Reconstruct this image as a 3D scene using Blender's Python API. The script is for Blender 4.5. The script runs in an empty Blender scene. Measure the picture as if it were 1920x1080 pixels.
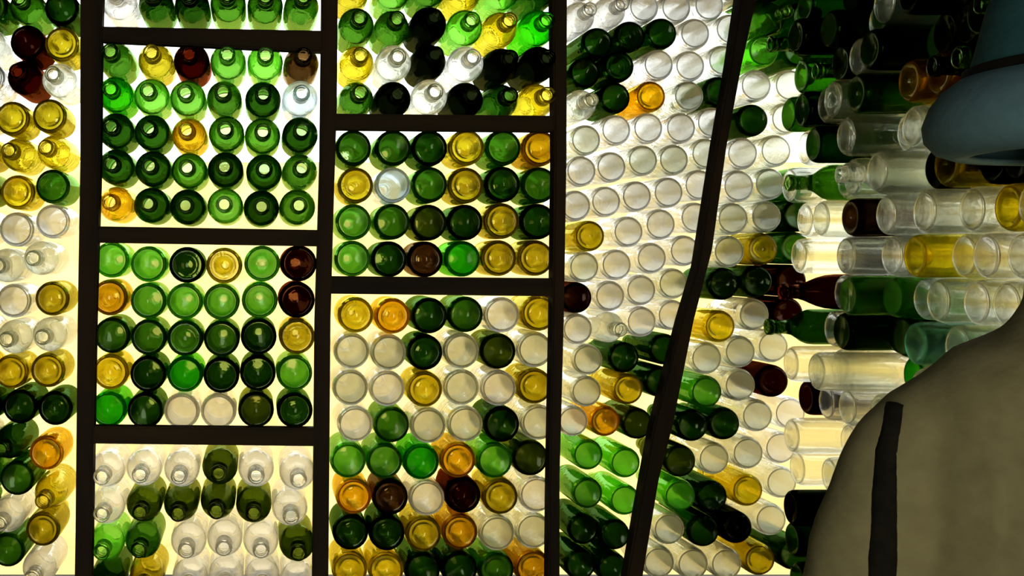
import bpy, bmesh, math, random
from mathutils import Vector, Matrix
random.seed(7)
S = bpy.context.scene
C = S.collection
PI = math.pi
# ------------------------------------------------------------------ camera, world, lights, exposure
EYE = 1.5
cam = bpy.data.cameras.new('camera'); co = bpy.data.objects.new('camera', cam); C.objects.link(co)
cam.sensor_fit = 'HORIZONTAL'; cam.sensor_width = 36.0
cam.lens = 36.0 * 2200 / 1920
cam.shift_x = 480 / 1920; cam.shift_y = -60 / 1920      # vanishing point of the bottle axes left of the middle
co.location = (0, 0, EYE); co.rotation_euler = (PI/2, 0, 0)
cam.clip_start = 0.02; cam.clip_end = 200
S.camera = co
w = bpy.data.worlds.new('overcast_sky'); S.world = w; w.use_nodes = True
bg = w.node_tree.nodes['Background']; bg.inputs[0].default_value = (0.94, 0.98, 1.0, 1); bg.inputs[1].default_value = 3.4
sd = bpy.data.lights.new('sun', 'SUN'); so = bpy.data.objects.new('sun', sd); C.objects.link(so)
sd.energy = 0.8; sd.angle = math.radians(3); sd.color = (1, .93, .74)
so.rotation_euler = (math.radians(48), 0, math.radians(-20)); so.location = (0, -2, 6)
ad = bpy.data.lights.new('added_fill_light', 'AREA'); ao = bpy.data.objects.new('added_fill_light', ad); C.objects.link(ao)  # fill lamp added out of view behind the camera to light the person
ad.shape = 'RECTANGLE'; ad.size = 0.9; ad.size_y = 1.9; ad.energy = 13; ad.color = (1, .97, .86)
ao.location = (-0.35, -1.38, 1.25); ao.rotation_euler = (PI/2, 0, 0)
S.view_settings.view_transform = 'Standard'; S.view_settings.look = 'None'
S.view_settings.exposure = 0.0; S.view_settings.gamma = 1.0; S.view_settings.use_curve_mapping = False
S.cycles.max_bounces = 16; S.cycles.transmission_bounces = 16; S.cycles.glossy_bounces = 6; S.cycles.diffuse_bounces = 3
S.cycles.use_denoising = True; S.cycles.sample_clamp_indirect = 4.0

# ------------------------------------------------------------------ helpers
def lin(c):
    return tuple(((v/255)/12.92 if v/255 <= .04045 else ((v/255+.055)/1.055)**2.4) for v in c)
def tag(o, label=None, cat=None, group=None, kind=None):
    for k, v in (('label', label), ('category', cat), ('group', group), ('kind', kind)):
        if v: o[k] = v
    return o
def link(name, me, mat=None, parent=None, loc=None):
    if mat and not me.materials: me.materials.append(mat)
    o = bpy.data.objects.new(name, me); C.objects.link(o)
    if parent: o.parent = parent
    if loc: o.location = loc
    return o
def mesh_of(name, bm, smooth=False):
    me = bpy.data.meshes.new(name); bm.to_mesh(me); bm.free()
    if smooth:
        for p in me.polygons: p.use_smooth = True
    return me
def box_bm(x0, x1, y0, y1, z0, z1, bev=0.0, bm=None):
    bm = bm or bmesh.new()
    v = [bm.verts.new((x, y, z)) for x in (x0, x1) for y in (y0, y1) for z in (z0, z1)]
    F = [bm.faces.new([v[i] for i in f]) for f in ((0,1,3,2),(4,6,7,5),(0,4,5,1),(2,3,7,6),(0,2,6,4),(1,5,7,3))]
    bmesh.ops.recalc_face_normals(bm, faces=F)
    if bev:
        es = {e for f in F for e in f.edges}
        bmesh.ops.bevel(bm, geom=list(es), offset=bev, segments=2, affect='EDGES')
    return bm
def struct(name, bm, mat, label=None):
    o = link(name, mesh_of(name, bm), mat); tag(o, label, None, None, 'structure'); return o
def nodemat(name):
    m = bpy.data.materials.new(name); m.use_nodes = True
    nt = m.node_tree; b = nt.nodes['Principled BSDF']; return m, nt, b
def noisy(name, c1, c2, scale=8, rough=.85, bump=.3, stretch=(1,1,1), detail=6):
    m, nt, b = nodemat(name); N = nt.nodes.new; L = nt.links.new
    tc = N('ShaderNodeTexCoord'); mp = N('ShaderNodeMapping'); mp.inputs['Scale'].default_value = stretch
    L(tc.outputs['Object'], mp.inputs[0])
    nz = N('ShaderNodeTexNoise'); nz.inputs['Scale'].default_value = scale; nz.inputs['Detail'].default_value = detail
    L(mp.outputs[0], nz.inputs['Vector'])
    rp = N('ShaderNodeValToRGB'); rp.color_ramp.elements[0].position = .35; rp.color_ramp.elements[1].position = .65
    rp.color_ramp.elements[0].color = (*lin(c1), 1); rp.color_ramp.elements[1].color = (*lin(c2), 1)
    L(nz.outputs[0], rp.inputs[0]); L(rp.outputs[0], b.inputs['Base Color'])
    bp = N('ShaderNodeBump'); bp.inputs['Strength'].default_value = bump; bp.inputs['Distance'].default_value = .01
    L(nz.outputs[0], bp.inputs['Height']); L(bp.outputs[0], b.inputs['Normal'])
    b.inputs['Roughness'].default_value = rough; b.inputs['Specular IOR Level'].default_value = .25
    return m

# ------------------------------------------------------------------ glass colours
# colour = light left after one pass through one glass wall
GL = {
 'C': ((236,238,226), 'clear', .03), 'W': ((248,248,244), 'colourless', .05),
 'Y': ((226,216,92), 'yellow', .03), 'A': ((232,206,72), 'amber', .03), 'O': ((120,138,50), 'olive', .05),
 'G': ((126,172,78), 'mid green', .03), 'L': ((168,220,120), 'light green', .05), 'E': ((104,208,50), 'emerald', .05),
 'D': ((82,124,48), 'dark green', .03), 'K': ((36,44,24), 'blackish', .03), 'R': ((92,30,10), 'red brown', .03),
 'N': ((120,96,60), 'dull brown', .03), 'T': ((150,210,180), 'pale aqua', .05), 'B': ((228,240,240), 'bluish white', .05),
}
# part: base (pressed, slightly frosted), neck (thick), body, back (body lying behind its base), thin (thin-walled glass of the right-hand wall)
def glass(code, part='body'):
    rgb, nm, ro = GL[code]
    pale = code in 'CWBT'
    ior = {'base': 1.15 if pale else 1.5 if code in 'YAN' else 1.42, 'neck': 1.5, 'body': 1.33 if pale else 1.44, 'back': 1.45, 'thin': 1.3 if pale else 1.4}[part]
    glassy = {'base': .5 if pale else .9, 'neck': .95, 'body': .74 if pale else .92, 'back': .88 if pale else .92, 'thin': .62 if pale else .85}[part]
    milky = {'base': .24 if pale else .09 if code in 'YANDK' else .22, 'neck': .03, 'body': .06 if pale else .03, 'back': .04, 'thin': .015}[part]
    depth = {'base': .4 if pale else .25, 'neck': .5, 'body': .4 if pale else .62, 'back': .4 if pale else .85, 'thin': .3 if pale else .6}[part]
    m, nt, b = nodemat(nm.replace(' ', '_') + '_glass_' + part); N = nt.nodes.new; L = nt.links.new
    out = nt.nodes['Material Output']; nt.nodes.remove(b)
    g = N('ShaderNodeBsdfGlass'); g.inputs['IOR'].default_value = ior
    g.inputs['Roughness'].default_value = ro + (.04 if part == 'base' and code in 'LEWT' else 0)
    tp = N('ShaderNodeBsdfTransparent'); tl = N('ShaderNodeBsdfTranslucent')
    m1 = N('ShaderNodeMixShader'); m1.inputs[0].default_value = glassy; m2 = N('ShaderNodeMixShader'); m2.inputs[0].default_value = milky
    oi = N('ShaderNodeObjectInfo')
    hs = N('ShaderNodeHueSaturation'); hs.inputs['Color'].default_value = (*lin(rgb), 1)
    mr = N('ShaderNodeMapRange'); mr.inputs[3].default_value = .78 if not pale else .9; mr.inputs[4].default_value = 1.12 if not pale else 1.02
    L(oi.outputs['Random'], mr.inputs[0]); L(mr.outputs[0], hs.inputs['Value'])
    gm = N('ShaderNodeGamma'); gm.inputs[1].default_value = depth      # how deep the colour goes at each face
    L(hs.outputs[0], gm.inputs[0])
    for q in (g, tp, tl): L(gm.outputs[0], q.inputs['Color'])
    L(tp.outputs[0], m1.inputs[1]); L(g.outputs[0], m1.inputs[2]); L(m1.outputs[0], m2.inputs[1]); L(tl.outputs[0], m2.inputs[2])
    tc = N('ShaderNodeTexCoord'); nz = N('ShaderNodeTexNoise'); nz.inputs['Scale'].default_value = 45; nz.inputs['Detail'].default_value = 2
    L(tc.outputs['Object'], nz.inputs['Vector'])
    bp = N('ShaderNodeBump'); bp.inputs['Strength'].default_value = .22; bp.inputs['Distance'].default_value = .004
    L(nz.outputs[0], bp.inputs['Height']); L(bp.outputs[0], g.inputs['Normal'])
    L(m2.outputs[0], out.inputs['Surface'])
    return m
GMAT = {}
def gmat(code, part):
    if (code, part) not in GMAT: GMAT[(code, part)] = glass(code, part)
    return GMAT[(code, part)]

# ------------------------------------------------------------------ room shell and outside
wood = noisy('dark_timber', (58,42,18), (34,24,10), 14, .75, .5, (1,1,.12))
wood2 = noisy('dark_timber_rail', (62,46,18), (36,26,10), 14, .75, .5, (.12,1,1))
plaster = noisy('smoked_plaster', (70,62,44), (56,48,34), 5)
floor_m = noisy('earth_floor', (78,66,46), (60,50,34), 4)
ceil_m = noisy('dark_board_ceiling', (40,32,20), (28,22,14), 6, .8, .3, (.2,1,1))
sand = noisy('pale_sand', (206,184,126), (188,166,108), 2)
stucco = noisy('cream_stucco', (232,212,150), (204,184,122), 7, .9, .5)
BX0, BX1 = -0.655, 1.12          # bottle wall from left to corner
Z0, Z1 = 0.74, 2.12
struct('floor', box_bm(-.9, 1.5, -1.6, 2.95, -.1, 0), floor_m)
struct('ceiling', box_bm(-.9, 1.5, -1.6, 2.95, 2.6, 2.7), ceil_m)
struct('wall_left', box_bm(-.9, BX0, -1.6, 2.8, 0, 2.6), plaster)
struct('wall_front_lower', box_bm(BX0, 1.5, 2.47, 2.8, 0, Z0), plaster)
struct('wall_front_upper', box_bm(BX0, 1.5, 2.47, 2.8, Z1, 2.6), plaster)
struct('wall_right_lower', box_bm(1.12, 1.42, 1.24, 2.465, 0, Z0), plaster)
struct('wall_right_upper', box_bm(1.12, 1.42, 1.24, 2.465, Z1, 2.6), plaster)
struct('wall_right', box_bm(1.12, 1.42, -1.6, 1.235, 0, 2.6), plaster)
bm = box_bm(.15, 1.12, -1.6, -1.45, 0, 2.6); box_bm(BX0, .15, -1.6, -1.45, 2.25, 2.6, bm=bm)
struct('wall_back', bm, plaster)
struct('ground', box_bm(-12, 14, -8, 12, -.3, -.1), sand)
bm = box_bm(-7, 8, 6.5, 6.7, -.1, 2.02)
box_bm(6.0, 6.2, -3, 6.5, -.1, 2.0, bm=bm)
struct('garden_wall', bm, stucco, 'cream garden wall glimpsed outside between the bottles')

# ------------------------------------------------------------------ timber frame (front faces at the pixel edges of the photograph)
YF = 2.44
def wx(px, Y=YF): return (px - 480) * Y / 2200
def wz(py, Y=YF): return EYE + (480 - py) * Y / 2200
def prism(pts, y0, y1):
    bm = bmesh.new()
    a = [bm.verts.new((wx(x), y0, wz(y))) for x, y in pts]; b = [bm.verts.new((wx(x), y1, wz(y))) for x, y in pts]
    n = len(pts); bm.faces.new(a); bm.faces.new(b[::-1])
    for i in range(n): bm.faces.new((a[i], b[i], b[(i+1) % n], a[(i+1) % n]))
    bmesh.ops.recalc_face_normals(bm, faces=bm.faces)
    bmesh.ops.bevel(bm, geom=list(bm.edges), offset=.0035, segments=2, affect='EDGES')
    return bm
def post(pts, label):
    o = link('timber_post', mesh_of('timber_post', prism(pts, YF, YF+.042)), wood); tag(o, label, 'post', 'posts of the bottle wall')
def rail(pts, label):
    o = link('timber_rail', mesh_of('timber_rail', prism(pts, YF+.006, YF+.041)), wood2); tag(o, label, 'rail', 'cross rails of the bottle wall')
TOP, BOT = -70, 1120
post([(150,TOP),(194,TOP),(190,80),(188,300),(179,600),(171,1080),(171,BOT),(139,BOT),(141,1000),(145,600),(150,300)], 'dark upright timber post between irregular bottles and the left six-wide bays')
post([(604,TOP),(634,TOP),(632,200),(627,350),(620,600),(616,1080),(616,BOT),(586,BOT),(587,1000),(591,600),(600,300)], 'dark upright timber post between the two six-wide ladder bays')
post([(1036,TOP),(1064,TOP),(1063,300),(1058,600),(1050,900),(1050,BOT),(1028,BOT),(1030,900),(1036,600),(1040,300)], 'dark upright timber post right of the six-wide bays')
post([(1397,TOP),(1430,TOP),(1419,0),(1392,120),(1364,270),(1336,470),(1302,600),(1262,800),(1236,900),(1206,1080),(1200,BOT),(1170,BOT),(1176,1080),(1208,900),(1226,800),(1278,600),(1308,500),(1344,270),(1370,120),(1388,0)], 'dark timber post leaning to the right between clear bottles and the corner')
rail([(188,48),(606,56),(606,96),(188,76)], 'dark cross rail at top of the left ladder, under clear and green bottles')
rail([(182,424),(602,431),(602,462),(182,455)], 'dark cross rail halfway up the left ladder, above light green bases')
rail([(172,800),(594,804),(594,838),(172,833)], 'lowest cross rail of the left ladder, above colourless necks')
rail([(628,212),(1044,216),(1044,246),(628,242)], 'dark cross rail under the black bottles of the right ladder')
rail([(618,518),(1040,522),(1040,556),(618,551)], 'wide black cross rail halfway down the right ladder')

# ------------------------------------------------------------------ bottle meshes (axis +Y, mouth at far end)
def lathe(name, prof, seg=26, close=True):
    bm = bmesh.new(); rings = []
    for r, y in prof:
        if r < 1e-6: rings.append([bm.verts.new((0, y, 0))])
        else: rings.append([bm.verts.new((r*math.cos(2*PI*i/seg), y, r*math.sin(2*PI*i/seg))) for i in range(seg)])
    pairs = list(zip(rings, rings[1:])) + ([(rings[-1], rings[0])] if close else [])
    for a, b in pairs:
        if len(a) == 1 and len(b) == 1: continue
        for i in range(seg):
            j = (i+1) % seg
            q = [a[0 if len(a) == 1 else i], a[0 if len(a) == 1 else j], b[0 if len(b) == 1 else j], b[0 if len(b) == 1 else i]]
            q2 = []
            for v in q:
                if v not in q2: q2.append(v)
            bm.faces.new(q2)
    bmesh.ops.recalc_face_normals(bm, faces=bm.faces)
    return mesh_of(name, bm, True)
R, T = .0386, .0026
def shell(pts, t=T):      # closed tube wall from an outer profile
    inner = [(max(r - t, .004), y) for r, y in pts]
    return pts + inner[::-1]
KINDS = {}
def kinds():
    g = .0002
    body = [(R*.865, .0012), (R*.93, .003), (R*.98, .0075), (R, .014), (R, .10), (R, .188), (R*.97, .202), (R*.84, .216), (R*.62, .230), (R*.46, .242), (R*.40, .256)]
    neck = [(R*.40, .256+g), (R*.385, .275), (R*.38, .289)]
    round_body = [(R*.865, .0012), (R*.93, .003), (R*.98, .0075), (R, .014), (R, .09), (R*.985, .165), (R*.93, .190), (R*.80, .212), (R*.64, .230), (R*.49, .245), (R*.41, .258)]
    sh = lambda p: [(r, y if y < .02 else .02 + (y-.02)*.8) for r, y in p]
    body, neck, round_body = sh(body), sh(neck), sh(round_body)
    punt = [(R*.86, .0038), (R*.86, .0004), (R*.80, 0), (R*.66, .0006), (R*.58, .003), (R*.50, .011), (R*.40, .0175), (R*.28, .0205), (R*.12, .0215), (0, .0217),
            (0, .0262), (R*.14, .026), (R*.32, .0248), (R*.46, .0215), (R*.56, .015), (R*.63, .0075), (R*.70, .005), (R*.80, .0044)]
    flat = [(R*.86, .0038), (R*.86, .0004), (R*.80, 0), (R*.72, .0012), (R*.68, .0022), (0, .0030), (0, .0068), (R*.70, .006), (R*.80, .0044)]
    dome = [(R*.86, .0038), (R*.86, .0004), (R*.80, 0), (R*.72, .0010), (R*.5, .0045), (R*.26, .0085), (0, .010), (0, .0142), (R*.30, .0125), (R*.55, .008), (R*.74, .005), (R*.80, .0044)]
    lipp = [(R*.405, .2892), (R*.46, .2905), (R*.46, .301), (R*.43, .304), (R*.30, .304), (R*.28, .301), (R*.28, .2892)]
    lipp = sh(lipp)
    KINDS['body'] = lathe('body', shell(body)); KINDS['rbody'] = lathe('body', shell(round_body))
    KINDS['neck'] = lathe('neck', shell(neck)); KINDS['lip'] = lathe('lip', lipp)
    KINDS['punt'] = lathe('base', punt); KINDS['flat'] = lathe('base', flat); KINDS['dome'] = lathe('base', dome)
    jar = [(R*.865, .0012), (R*.93, .003), (R*.98, .0075), (R, .014), (R, .075), (R, .10), (R*.95, .108), (R*.86, .114), (R*.82, .118)]
    rim = [(R*.82, .1182), (R*.87, .1185), (R*.87, .128), (R*.74, .128), (R*.74, .1182)]
    KINDS['jar'] = lathe('body', shell(jar)); KINDS['rim'] = lathe('rim', rim)
kinds()
CACHE = {}
def mesh_for(kind, code, part):
    k = (kind, code, part)
    if k not in CACHE:
        me = KINDS[kind].copy(); me.materials.clear(); me.materials.append(gmat(code, part)); CACHE[k] = me
    return CACHE[k]
USED = set()
NAME = {'C': 'spirit_bottle', 'W': 'spirit_bottle', 'B': 'spirit_bottle', 'T': 'spirit_bottle', 'R': 'beer_bottle', 'K': 'beer_bottle', 'N': 'beer_bottle'}
def bottle(loc, rotz, code, base, out, label, group, scale=1.0, tilt=(0, 0), jar=False):
    """axis runs along local +Y from base to mouth; out = 'b' base to the room, 'n' neck to the room"""
    name = 'glass_jar' if jar else NAME.get(code, 'wine_bottle')
    e = bpy.data.objects.new(name, None); C.objects.link(e); e.empty_display_size = .03
    e.location = loc; e.rotation_euler = (tilt[0], 0, rotz + tilt[1]); e.scale = (scale, 1, scale)
    assert label not in USED, label
    USED.add(label)
    tag(e, label, 'jar' if jar else 'bottle', group)
    thin = 'right-hand wall' in label and code in 'CWYT'
    bp = 'thin' if thin else 'back' if out == 'b' else 'body'
    link('base', mesh_for(base, code, 'thin' if thin else 'base'), parent=e)
    if jar:
        link('body', mesh_for('jar', code, bp), parent=e); link('rim', mesh_for('rim', code, bp), parent=e); return e
    link('body', mesh_for('body' if base != 'punt' else 'rbody', code, bp), parent=e)
    nk = link('neck', mesh_for('neck', code, 'neck' if not thin else 'thin'), parent=e)
    link('lip', mesh_for('lip', code, 'neck' if not thin else 'thin'), parent=nk)
    return e

ORD = ['first', 'second', 'third', 'fourth', 'fifth', 'sixth', 'seventh', 'eighth', 'ninth', 'tenth', 'eleventh', 'twelfth', 'thirteenth', 'fourteenth', 'fifteenth', 'sixteenth', 'seventeenth', 'eighteenth', 'nineteenth', 'twentieth', 'twenty-first', 'twenty-second']
def base_of(code):
    if code in 'YAN': return 'punt'
    if code in 'CWBTEL': return 'flat' if random.random() < .7 else 'dome'
    return random.choice(['punt', 'dome', 'dome', 'flat'])
PLACED = []
def bay(rows, out, where, group, scale=1.0, jit=1.0):
    for r, row in enumerate(rows):
        for c, t in enumerate(row.split()):
            px, py, code = t.split(',')
            o = out
            if code[-1] in 'bn': o, code = code[-1], code[:-1]
            Y = 2.487 + random.uniform(0, .010)*jit if o == 'b' else 2.545
            label = f"{GL[code][1]} bottle {'base' if o == 'b' else 'neck'} out, {ORD[c]} from left in {ORD[r]} row, {where}"
            PLACED.append([wx(float(px), Y), wz(float(py), Y), Y, code, o, label, group, scale, jit])
def settle():
    """nudge bottles apart until none cuts into its neighbour"""
    near = [(a, b) for i, a in enumerate(PLACED) for b in PLACED[i+1:] if abs(b[0]-a[0]) < .17 and abs(b[1]-a[1]) < .17]
    for _ in range(300):
        if 1:
            for a, b in near:
                dx, dz = b[0]-a[0], b[1]-a[1]
                if abs(dx) > .09 or abs(dz) > .09: continue
                d = math.hypot(dx, dz); m = R*(a[7]+b[7]) + .0006
                if d < m:
                    k = (m-d)/2/max(d, 1e-6); a[0] -= dx*k; a[1] -= dz*k; b[0] += dx*k; b[1] += dz*k
    for x, z, Y, code, o, label, group, sc, jit in PLACED:
        if o == 'b': bottle((x, Y, z), 0, code, base_of(code), o, label, group, sc)
        else: bottle((x, Y+.137, z), PI, code, base_of(code), o, label, group, sc)

bay(["225,8,W 293,10,D 360,12,D 428,12,G 497,15,G 565,15,G"], 'n', 'top left bay', 'necks in the top left bay')
bay(["218,114,G 292,115,Y 360,118,R 428,120,L 497,120,L 565,122,N",
     "220,182,E 287,185,L 352,187,L 420,188,G 493,192,D 562,190,B",
     "220,247,D 287,249,D 355,256,A 425,252,G 492,255,G 562,257,D",
     "220,312,D 290,318,D 355,319,G 423,318,D 497,323,D 560,318,G",
     "218,383,A 287,386,D 352,389,D 424,386,L 490,391,D 556,387,G"], 'n', 'second left bay', 'necks in the second left bay')
bay(["208,487,L 278,495,L 350,498,D 420,498,Y 492,495,L 560,495,R",
     "205,558,A 278,565,L 347,567,L 414,568,L 487,564,L 557,563,R",
     "210,630,G 280,634,G 345,634,G 415,635,G 485,632,D 557,630,Y",
     "207,697,Y 277,700,D 347,700,E 415,703,D 485,699,D 550,699,L",
     "203,768,E 273,770,D 340,771,W 409,771,W 480,767,O 553,770,D"], 'b', 'third left bay', 'bases in the third left bay')
bay(["203,878,W 272,880,W 342,877,W 413,872,O 480,877,W 556,883,W",
     "203,945,W 272,938,O 340,941,O 410,938,O 477,943,O 543,950,W",
     "203,1010,L 270,1005,G 355,1008,W 422,1003,W 488,1006,W 555,1010,O",
     "205,1076,D 276,1072,Y 360,1074,W 424,1070,W 490,1073,W 558,1078,W"], 'n', 'lowest left bay', 'necks in the lowest left bay')
bay(["660,-12,Y 735,-12,L 802,-12,G 868,-10,Y 935,-10,L 1005,-10,D",
     "670,54,G 737,55,G 800,50,K 866,57,L 931,60,Y 1000,58,E",
     "668,120,Y 737,122,C 805,117,K 867,123,W 934,124,K 1002,124,K",
     "668,184,G 737,187,K 802,184,C 868,188,K 935,189,D 1000,189,Y"], 'n', 'top right bay', 'necks in the top right bay')
bay(["663,277,G 738,277,G 808,277,D 877,276,Y 943,278,G 1010,278,A",
     "667,347,Y 740,347,B 808,346,G 873,347,Y 943,345,D 1008,347,G",
     "663,416,L 738,415,G 808,417,O 872,417,D 940,413,Y 1006,415,D",
     "665,485,L 733,486,D 800,486,N 863,485,E 932,484,Y 1005,483,Y"], 'b', 'middle right bay', 'bases in the middle right bay')
bay(["667,592,Y 738,594,A 808,592,D 874,591,G 939,595,W 1008,590,Y",
     "660,661,C 729,662,C 797,661,D 867,660,C 935,660,O 1003,659,C",
     "658,728,C 727,732,W 797,732,Y 867,728,C 936,729,W 1003,727,Y",
     "665,797,W 734,799,G 804,801,C 870,797,C 940,797,D 1006,794,C",
     "660,864,L 727,866,L 793,868,E 860,863,A 929,864,L 992,862,O",
     "665,930,A 733,932,N 800,933,W 866,932,R 935,930,Y 1003,926,W",
     "660,998,D 728,998,D 796,999,Y 865,996,A 931,996,C 997,994,C",
     "658,1064,Y 729,1064,Y 796,1066,D 863,1064,D 928,1066,G 993,1058,A"], 'b', 'lower right bay', 'bases in the lower right bay')
# irregular bottles left of the first post
bay(["-15,15,G 50,18,Gn 115,14,D", "-18,82,Cn 50,80,R 115,85,Y", "-20,150,W 48,148,Rn 112,150,Cn",
     "-40,205,C 22,222,Y 92,217,Y", "-32,285,Y 35,290,Yn 103,285,Yn", "-38,352,O 32,360,Y 98,350,G",
     "-38,425,W 30,430,W 98,414,W", "-50,490,C 14,497,Cn 80,484,Cn", "-42,560,C 25,564,W 97,560,Y", "-38,628,C 30,630,Cn 97,627,Cn",
     "-48,690,Y 20,697,Y 89,693,Y", "-30,760,D 36,763,D 103,766,D", "-48,828,C 18,830,Dn 86,850,A",
     "-30,900,G 30,897,G 92,920,Yn", "-50,965,D 12,962,Wn 80,990,Y", "-55,1032,G 12,1030,G 78,1058,Wn"],
    'b', 'left of the first post', 'irregular bottles left of the first post', .96, 3)
# clear mixture between the third post and the leaning post
bay(["1093,-18,W 1155,-22,W 1216,-22,W 1277,-24,W 1338,-26,W 1398,-30,W",
     "1090,46,Wn 1150,30,Wn 1212,14,W 1275,10,W 1335,8,W",
     "1112,68,D 1170,57,D 1230,45,D 1298,60,W 1357,52,W",
     "1100,128,D 1163,117,D 1235,112,W 1295,112,W 1357,104,W",
     "1085,198,Cn 1152,178,D 1222,173,A 1293,178,C 1348,168,D",
     "1100,262,C 1155,242,W 1215,240,W 1277,240,W 1334,230,W",
     "1095,320,W 1150,312,W 1205,302,C 1262,298,C 1318,288,C",
     "1085,385,W 1135,378,W 1195,368,W 1250,361,W 1310,347,W",
     "1105,447,Y 1180,434,W 1237,421,W 1304,408,W",
     "1095,507,C 1155,497,W 1222,484,W 1284,470,W",
     "1085,557,R 1144,555,W 1203,545,W 1262,532,C",
     "1085,616,W 1143,612,Cn 1200,603,W 1256,592,W",
     "1100,672,C 1170,668,D 1247,655,D",
     "1100,728,C 1178,730,Y 1238,716,D",
     "1075,790,W 1135,790,A 1196,795,O",
     "1103,853,L 1173,868,L", "1102,925,L 1172,938,L", "1095,993,D 1153,1003,D", "1090,1060,D 1148,1066,D"],
    'b', 'between straight and leaning posts', 'bottles between the straight and the leaning post', .865, 1.6)
bay(["1450,-28,D 1510,-30,D", "1440,35,Gn 1505,30,D", "1432,95,L 1497,95,D", "1418,160,W 1482,160,C", "1412,225,D 1475,222,C", "1392,290,W 1455,285,C",
     "1385,350,W 1445,345,C 1505,345,G", "1375,410,C 1437,405,C 1498,405,D", "1368,470,C 1430,465,Y 1492,465,G",
     "1358,530,D 1420,528,D 1484,525,R", "1350,612,Y 1414,590,C 1478,586,R", "1325,672,C 1388,660,C 1450,650,C",
     "1325,735,L 1388,722,C 1450,715,R", "1300,798,D 1358,795,D 1420,780,C 1482,775,W",
     "1276,865,O 1340,860,C 1402,850,C 1464,840,W", "1276,930,L 1335,932,D 1402,920,Y 1466,905,C",
     "1255,992,C 1320,996,D 1382,990,K 1446,975,C", "1236,1055,C 1300,1058,C 1362,1058,C 1425,1050,Y 1490,1040,D"],
    'b', 'right of the leaning post', 'bottles between leaning post and corner', .9, 1.6)

settle()
# ------------------------------------------------------------------ right wall: bottles lie across it, bases into the room
ROWS = [(0.5824, "KKDCGDKKKKKK"), (0.5096, "DDGCGCKKKDKK"), (0.4368, "DDGCGCKDKKKK"), (0.3640, "GGDCDGKKDDKK"), (0.2912, "GDCCGYAAKDKK"), (0.2184, "CDGCCCKWDDKK"),
        (0.1456, "CGWCCCKYKKKK"), (0.0728, "CCNWCCCCYCWC"), (0.0000, "CRWCCWYCWCCC"), (-0.0728, "RCDLLWCWCYCC"), (-0.1456, "DWDDGDTCCWCC"),
        (-0.2184, "CCCEGCCCCCCC"), (-0.2912, "RWCCCCCCCCCC"), (-0.3640, "CWCCCCCCCCCC"), (-0.4368, "CCGECCCCCCCC"), (-0.5096, "KWDDGCCCCCCC"), (-0.5824, "DDGDDCCCCCCC"), (-0.6552, "DDDDDCCCCCCC")]
for r, (z, codes) in enumerate(ROWS):
    for c, code in enumerate(codes):
        Y = 2.415 - .0775*c - (.0385 if r % 2 else 0) + random.uniform(-.003, .003)
        X = 1.10 + (random.uniform(-.02, .035) if c < 1 or c > 5 else random.uniform(-.03, .075))
        px = 480 + 2200*X/Y
        if px > 2050: continue
        X = {(11, 2): 1.06, (11, 3): 1.20, (10, 3): 1.19, (11, 4): 1.21, (10, 4): 1.16, (9, 4): 1.12, (9, 3): 1.08}.get((r, c), X)
        jar = code in 'CW' and random.random() < .6
        if r >= 8 and 480 + 2200*(X-.05)/Y > 1990 - 0: continue
        o = 'n' if (not jar and random.random() < .12 and X > 1.08) else 'b'
        nm = 'jar' if jar else 'bottle'
        label = f"{GL[code][1]} {nm} {'neck' if o=='n' else 'base'} out, {ORD[c]} from corner in {ORD[r]} row, right-hand wall"
        tl = (random.uniform(-.006, .006), random.uniform(-.015, .015))
        if o == 'b':
            bottle((X, Y, EYE+z), -PI/2, code, base_of(code), o, label, 'bottles laid across the right-hand wall', .945, tl, jar)
        else:
            bottle((X+.19, Y, EYE+z), PI/2, code, base_of(code), o, label, 'bottles laid across the right-hand wall', .945, tl, jar)


# ------------------------------------------------------------------ the person at the right edge
from mathutils.bvhtree import BVHTree
from mathutils import noise
def ring_loft(bm, rings, seg=20):
    """rings: (centre, rx, ry, direction of the limb or None)"""
    rr = []
    for c, rx, ry, d in rings:
        c = Vector(c); q = (Vector(d).to_track_quat('Z', 'Y') if d else Vector((0, 0, 1)).to_track_quat('Z', 'Y')) if d else None
        row = []
        for i in range(seg):
            a = 2*PI*i/seg; p = Vector((rx*math.cos(a), ry*math.sin(a), 0))
            if q: p = q @ p
            row.append(bm.verts.new(c+p))
        rr.append(row)
    for a, b in zip(rr, rr[1:]):
        for i in range(seg): bm.faces.new((a[i], a[(i+1) % seg], b[(i+1) % seg], b[i]))
    bm.faces.new(rr[0][::-1]); bm.faces.new(rr[-1])
def limb(bm, pts, seg=16):
    """pts: (point, radius); joints rounded with spheres"""
    P = [Vector(p) for p, r in pts]
    for k in range(len(P)-1):
        d = P[k+1]-P[k]
        ring_loft(bm, [(P[k], pts[k][1], pts[k][1], d), (P[k]+d*.5, (pts[k][1]+pts[k+1][1])/2, (pts[k][1]+pts[k+1][1])/2, d), (P[k+1], pts[k+1][1], pts[k+1][1], d)], seg)
    for p, r in pts:
        bmesh.ops.create_icosphere(bm, subdivisions=2, radius=r, matrix=Matrix.Translation(p))
def ball(bm, c, s, sub=3):
    bmesh.ops.create_icosphere(bm, subdivisions=sub, radius=1, matrix=Matrix.Translation(c) @ Matrix.Diagonal((*s, 1)))
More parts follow.
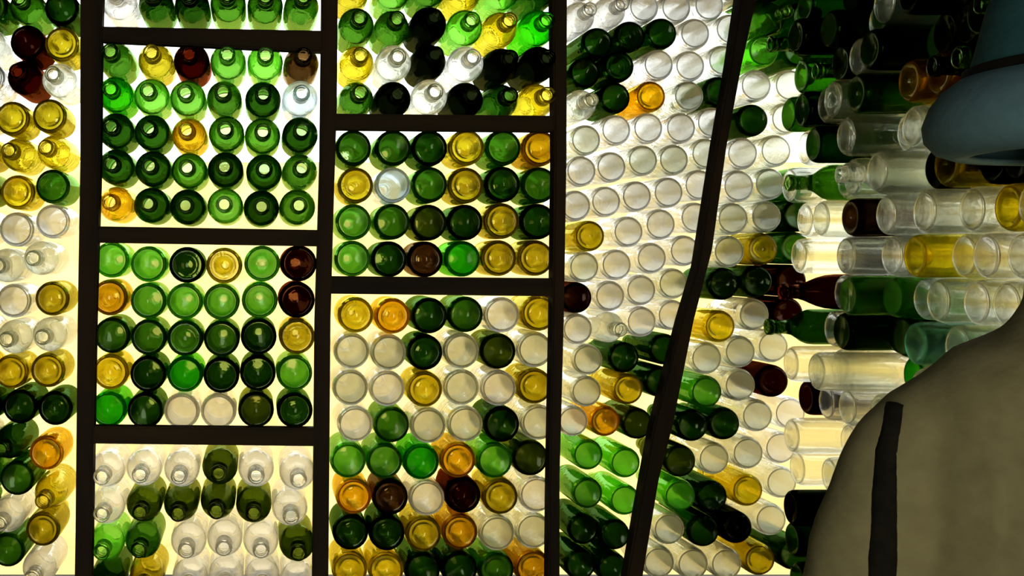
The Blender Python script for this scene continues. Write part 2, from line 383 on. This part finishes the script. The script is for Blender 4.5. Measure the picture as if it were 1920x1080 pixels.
def fuse(name, bm, mat, voxel, parent, smooth=6, fn=None):
    me = mesh_of(name, bm); o = bpy.data.objects.new(name, me); C.objects.link(o)
    m = o.modifiers.new('r', 'REMESH'); m.mode = 'VOXEL'; m.voxel_size = voxel
    if smooth:
        q = o.modifiers.new('s', 'SMOOTH'); q.iterations = smooth; q.factor = .5
    dg = bpy.context.evaluated_depsgraph_get(); new = bpy.data.meshes.new_from_object(o.evaluated_get(dg))
    bpy.data.objects.remove(o); new.name = name
    if fn:
        for v in new.vertices: v.co = fn(v.co.copy(), v.normal.copy())
    for p in new.polygons: p.use_smooth = True
    new.materials.clear()
    return link(name, new, mat, parent)
skin_m = noisy('skin', (196,146,118), (184,132,104), 20, .55, .05)
jacket_m = noisy('tan_canvas', (164,154,106), (152,142,96), 60, .9, .12)
hatband_shade_m = noisy('hatband_and_arm_shade', (34,30,16), (24,22,12), 90, .9, .2)  # hat band cloth, also the painted shade beside the arms
trouser_m = noisy('dark_cloth', (66,62,56), (54,50,46), 60, .9, .12)
boot_m = noisy('brown_leather', (70,48,32), (54,36,24), 30, .6, .1)
hat_m = noisy('teal_canvas', (66,118,118), (58,108,108), 80, .85, .1)
brim_m = noisy('pale_blue_canvas', (118,156,160), (110,148,152), 80, .85, .1)
hair_m = noisy('brown_hair', (72,54,36), (50,38,26), 60, .6, .6, (1,1,.1))
eye_m = noisy('eye', (236,232,226), (230,226,220), 5, .3, 0); iris_m = noisy('iris', (60,50,36), (50,40,30), 5, .3, 0)
person = bpy.data.objects.new('person', None); C.objects.link(person); person.empty_display_size = .2
person.location = (.775, 1.06, 0); person.rotation_euler = (0, 0, math.radians(-18))
tag(person, 'person in a blue hat and tan jacket, seen from behind at right edge', 'person')
# body: one continuous skin
bm = bmesh.new()
ball(bm, (0, .005, 1.675), (.074, .092, .095)); ball(bm, (0, .035, 1.615), (.056, .062, .062)); ball(bm, (0, .07, 1.585), (.026, .024, .022))
limb(bm, [((0, -.01, 1.60), .056), ((0, -.015, 1.50), .058), ((0, -.01, 1.43), .075)])
limb(bm, [((0, .093, 1.665), .009), ((0, .112, 1.638), .0125)], 8); limb(bm, [((-.018, .09, 1.602), .0065), ((.018, .09, 1.602), .0065)], 8)
for sx in (-1, 1): ball(bm, (sx*.077, .0, 1.655), (.011, .02, .031), 2)
ring_loft(bm, [((0, 0, .90), .155, .10, None), ((0, 0, 1.05), .145, .10, None), ((0, 0, 1.25), .165, .105, None), ((0, 0, 1.35), .14, .09, None), ((0, 0, 1.42), .07, .055, None)])
ball(bm, (0, -.01, .92), (.16, .115, .10))
for sx in (-1, 1):
    limb(bm, [((sx*.135, 0, 1.34), .04), ((sx*.175, 0, 1.28), .043), ((sx*.212, 0, 1.10), .038), ((sx*.222, .06, .96), .034), ((sx*.216, .11, .85), .024)])
    h = Vector((sx*.214, .125, .81))
    ball(bm, h, (.017, .036, .046), 2); ball(bm, h + Vector((0, .004, -.025)), (.016, .038, .026), 2)
    for k, (dy, ln) in enumerate(((-.029, .062), (-.010, .074), (.010, .078), (.029, .068))):
        a = h + Vector((0, dy, -.038)); b = a + Vector((-sx*.006, dy*.08+.003, -ln*.42)); c2 = b + Vector((-sx*.012, .004, -ln*.32)); d = c2 + Vector((-sx*.014, .003, -ln*.24))
        limb(bm, [(a, .0092), (b, .0085), (c2, .0078), (d, .0068)], 8)
    a = h + Vector((-sx*.004, .03, .012)); limb(bm, [(a, .012), (a+Vector((-sx*.012, .022, -.026)), .0105), (a+Vector((-sx*.02, .028, -.052)), .0085)], 8)
    limb(bm, [((sx*.085, 0, .88), .082), ((sx*.095, .01, .50), .055), ((sx*.10, 0, .42), .052), ((sx*.10, -.01, .09), .034)])
    limb(bm, [((sx*.10, -.03, .05), .034), ((sx*.105, .09, .035), .028), ((sx*.108, .14, .03), .022)])
body = fuse('body', bm, skin_m, .0055, person, 3)
for sx in (-1, 1):
    bm = bmesh.new(); ball(bm, (sx*.031, .078, 1.668), (.013, .013, .013), 2); e = link('eye', mesh_of('eye', bm, True), eye_m, person)
    bm = bmesh.new(); ball(bm, (sx*.031, .0885, 1.668), (.006, .004, .006), 2); link('iris', mesh_of('iris', bm, True), iris_m, e)
bm = bmesh.new(); ball(bm, (0, -.012, 1.685), (.082, .093, .088)); ball(bm, (0, -.05, 1.625), (.062, .045, .05)); fuse('hair', bm, hair_m, .006, person, 3)
# jacket
def fold(p, n):
    d = .008*noise.noise(Vector((p.x*9, p.y*9, p.z*3.5))) + .006*noise.noise(Vector((p.x*5+p.z*14, p.y*6, p.z*16-p.x*10)))
    return p + n*d
bm = bmesh.new()
ring_loft(bm, [((0, -.005, .80), .195, .145, None), ((0, -.005, .95), .19, .142, None), ((0, 0, 1.10), .175, .13, None), ((0, 0, 1.22), .178, .135, None), ((0, -.005, 1.30), .178, .132, None),
     ((0, -.008, 1.35), .170, .118, None), ((0, -.01, 1.39), .158, .10, None), ((0, -.01, 1.418), .132, .086, None), ((0, -.01, 1.436), .088, .076, None), ((0, -.008, 1.458), .068, .068, None), ((0, -.005, 1.505), .060, .064, None)], 32)
for sx in (-1, 1):
    limb(bm, [((sx*.135, -.005, 1.335), .060), ((sx*.163, -.005, 1.305), .059), ((sx*.190, -.005, 1.22), .060), ((sx*.212, 0, 1.10), .056), ((sx*.222, .05, .98), .050), ((sx*.218, .10, .87), .042)], 20)
jacket = fuse('jacket', bm, jacket_m, .0065, person, 5, fold)
# dark strips laid on the jacket, painting the shade between arms and torso
bvh = BVHTree.FromPolygons([v.co for v in jacket.data.vertices], [tuple(p.vertices) for p in jacket.data.polygons])
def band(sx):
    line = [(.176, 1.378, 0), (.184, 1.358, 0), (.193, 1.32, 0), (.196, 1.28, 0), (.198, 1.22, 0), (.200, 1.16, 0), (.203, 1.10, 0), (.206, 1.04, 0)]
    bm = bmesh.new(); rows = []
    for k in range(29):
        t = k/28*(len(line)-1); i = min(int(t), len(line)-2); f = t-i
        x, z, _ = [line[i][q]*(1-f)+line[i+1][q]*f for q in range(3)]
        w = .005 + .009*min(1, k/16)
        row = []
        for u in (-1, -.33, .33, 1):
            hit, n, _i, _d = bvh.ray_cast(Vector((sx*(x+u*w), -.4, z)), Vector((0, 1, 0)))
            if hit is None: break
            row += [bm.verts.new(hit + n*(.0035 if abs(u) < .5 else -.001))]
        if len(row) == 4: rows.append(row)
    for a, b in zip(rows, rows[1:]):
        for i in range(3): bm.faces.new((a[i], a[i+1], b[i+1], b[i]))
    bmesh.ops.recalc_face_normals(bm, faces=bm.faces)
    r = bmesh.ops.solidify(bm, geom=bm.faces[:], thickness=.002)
    o = link('arm_shade_strip', mesh_of('arm_shade_strip', bm, True), hatband_shade_m, jacket); o['label'] = 'dark strip painted as shade between arm and torso'
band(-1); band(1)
bm = bmesh.new()
for sx in (-1, 1): limb(bm, [((sx*.085, -.005, .88), .098), ((sx*.095, .005, .50), .075), ((sx*.10, -.005, .12), .066)], 20)
fuse('trousers', bm, trouser_m, .009, person, 4)
for sx in (-1, 1):
    bm = bmesh.new(); limb(bm, [((sx*.10, -.025, .14), .046), ((sx*.10, -.03, .055), .044), ((sx*.105, .08, .045), .04), ((sx*.108, .15, .038), .034)], 14)
    box_bm(sx*.105-.042, sx*.105+.042, -.075, .175, .002, .022, bm=bm)
    fuse('boot', bm, boot_m, .007, person, 3)
# hat
def hat_lathe(name, prof, mat, parent, sy=1.12):
    me = lathe(name, prof, 48)
    me.transform(Matrix.Diagonal((1, sy, 1, 1)) @ Matrix.Rotation(PI/2, 4, 'X'))
    return link(name, me, mat, parent)
HZ = 1.669
crown = hat_lathe('hat', [(0, .128), (.045, .124), (.078, .108), (.092, .085), (.100, .055), (.108, .02), (.114, 0), (.110, -.004), (.104, .02), (.094, .055), (.084, .09), (.05, .117), (0, .12)], hat_m, person)
crown.location = (0, -.0, HZ); crown['label'] = 'teal hat with a paler rounded brim'
hb = hat_lathe('hat_band', [(.1155, .006), (.1175, .005), (.1175, -.003), (.1155, -.004)], hatband_shade_m, crown)
br = hat_lathe('brim', [(.110, -.002), (.122, -.004), (.135, -.014), (.145, -.028), (.151, -.045), (.149, -.060), (.140, -.071), (.125, -.077), (.112, -.076), (.112, -.072), (.124, -.072), (.136, -.066), (.145, -.057), (.146, -.045), (.140, -.030), (.131, -.017), (.119, -.008), (.110, -.006)], brim_m, crown)
br['label'] = 'pale blue brim'
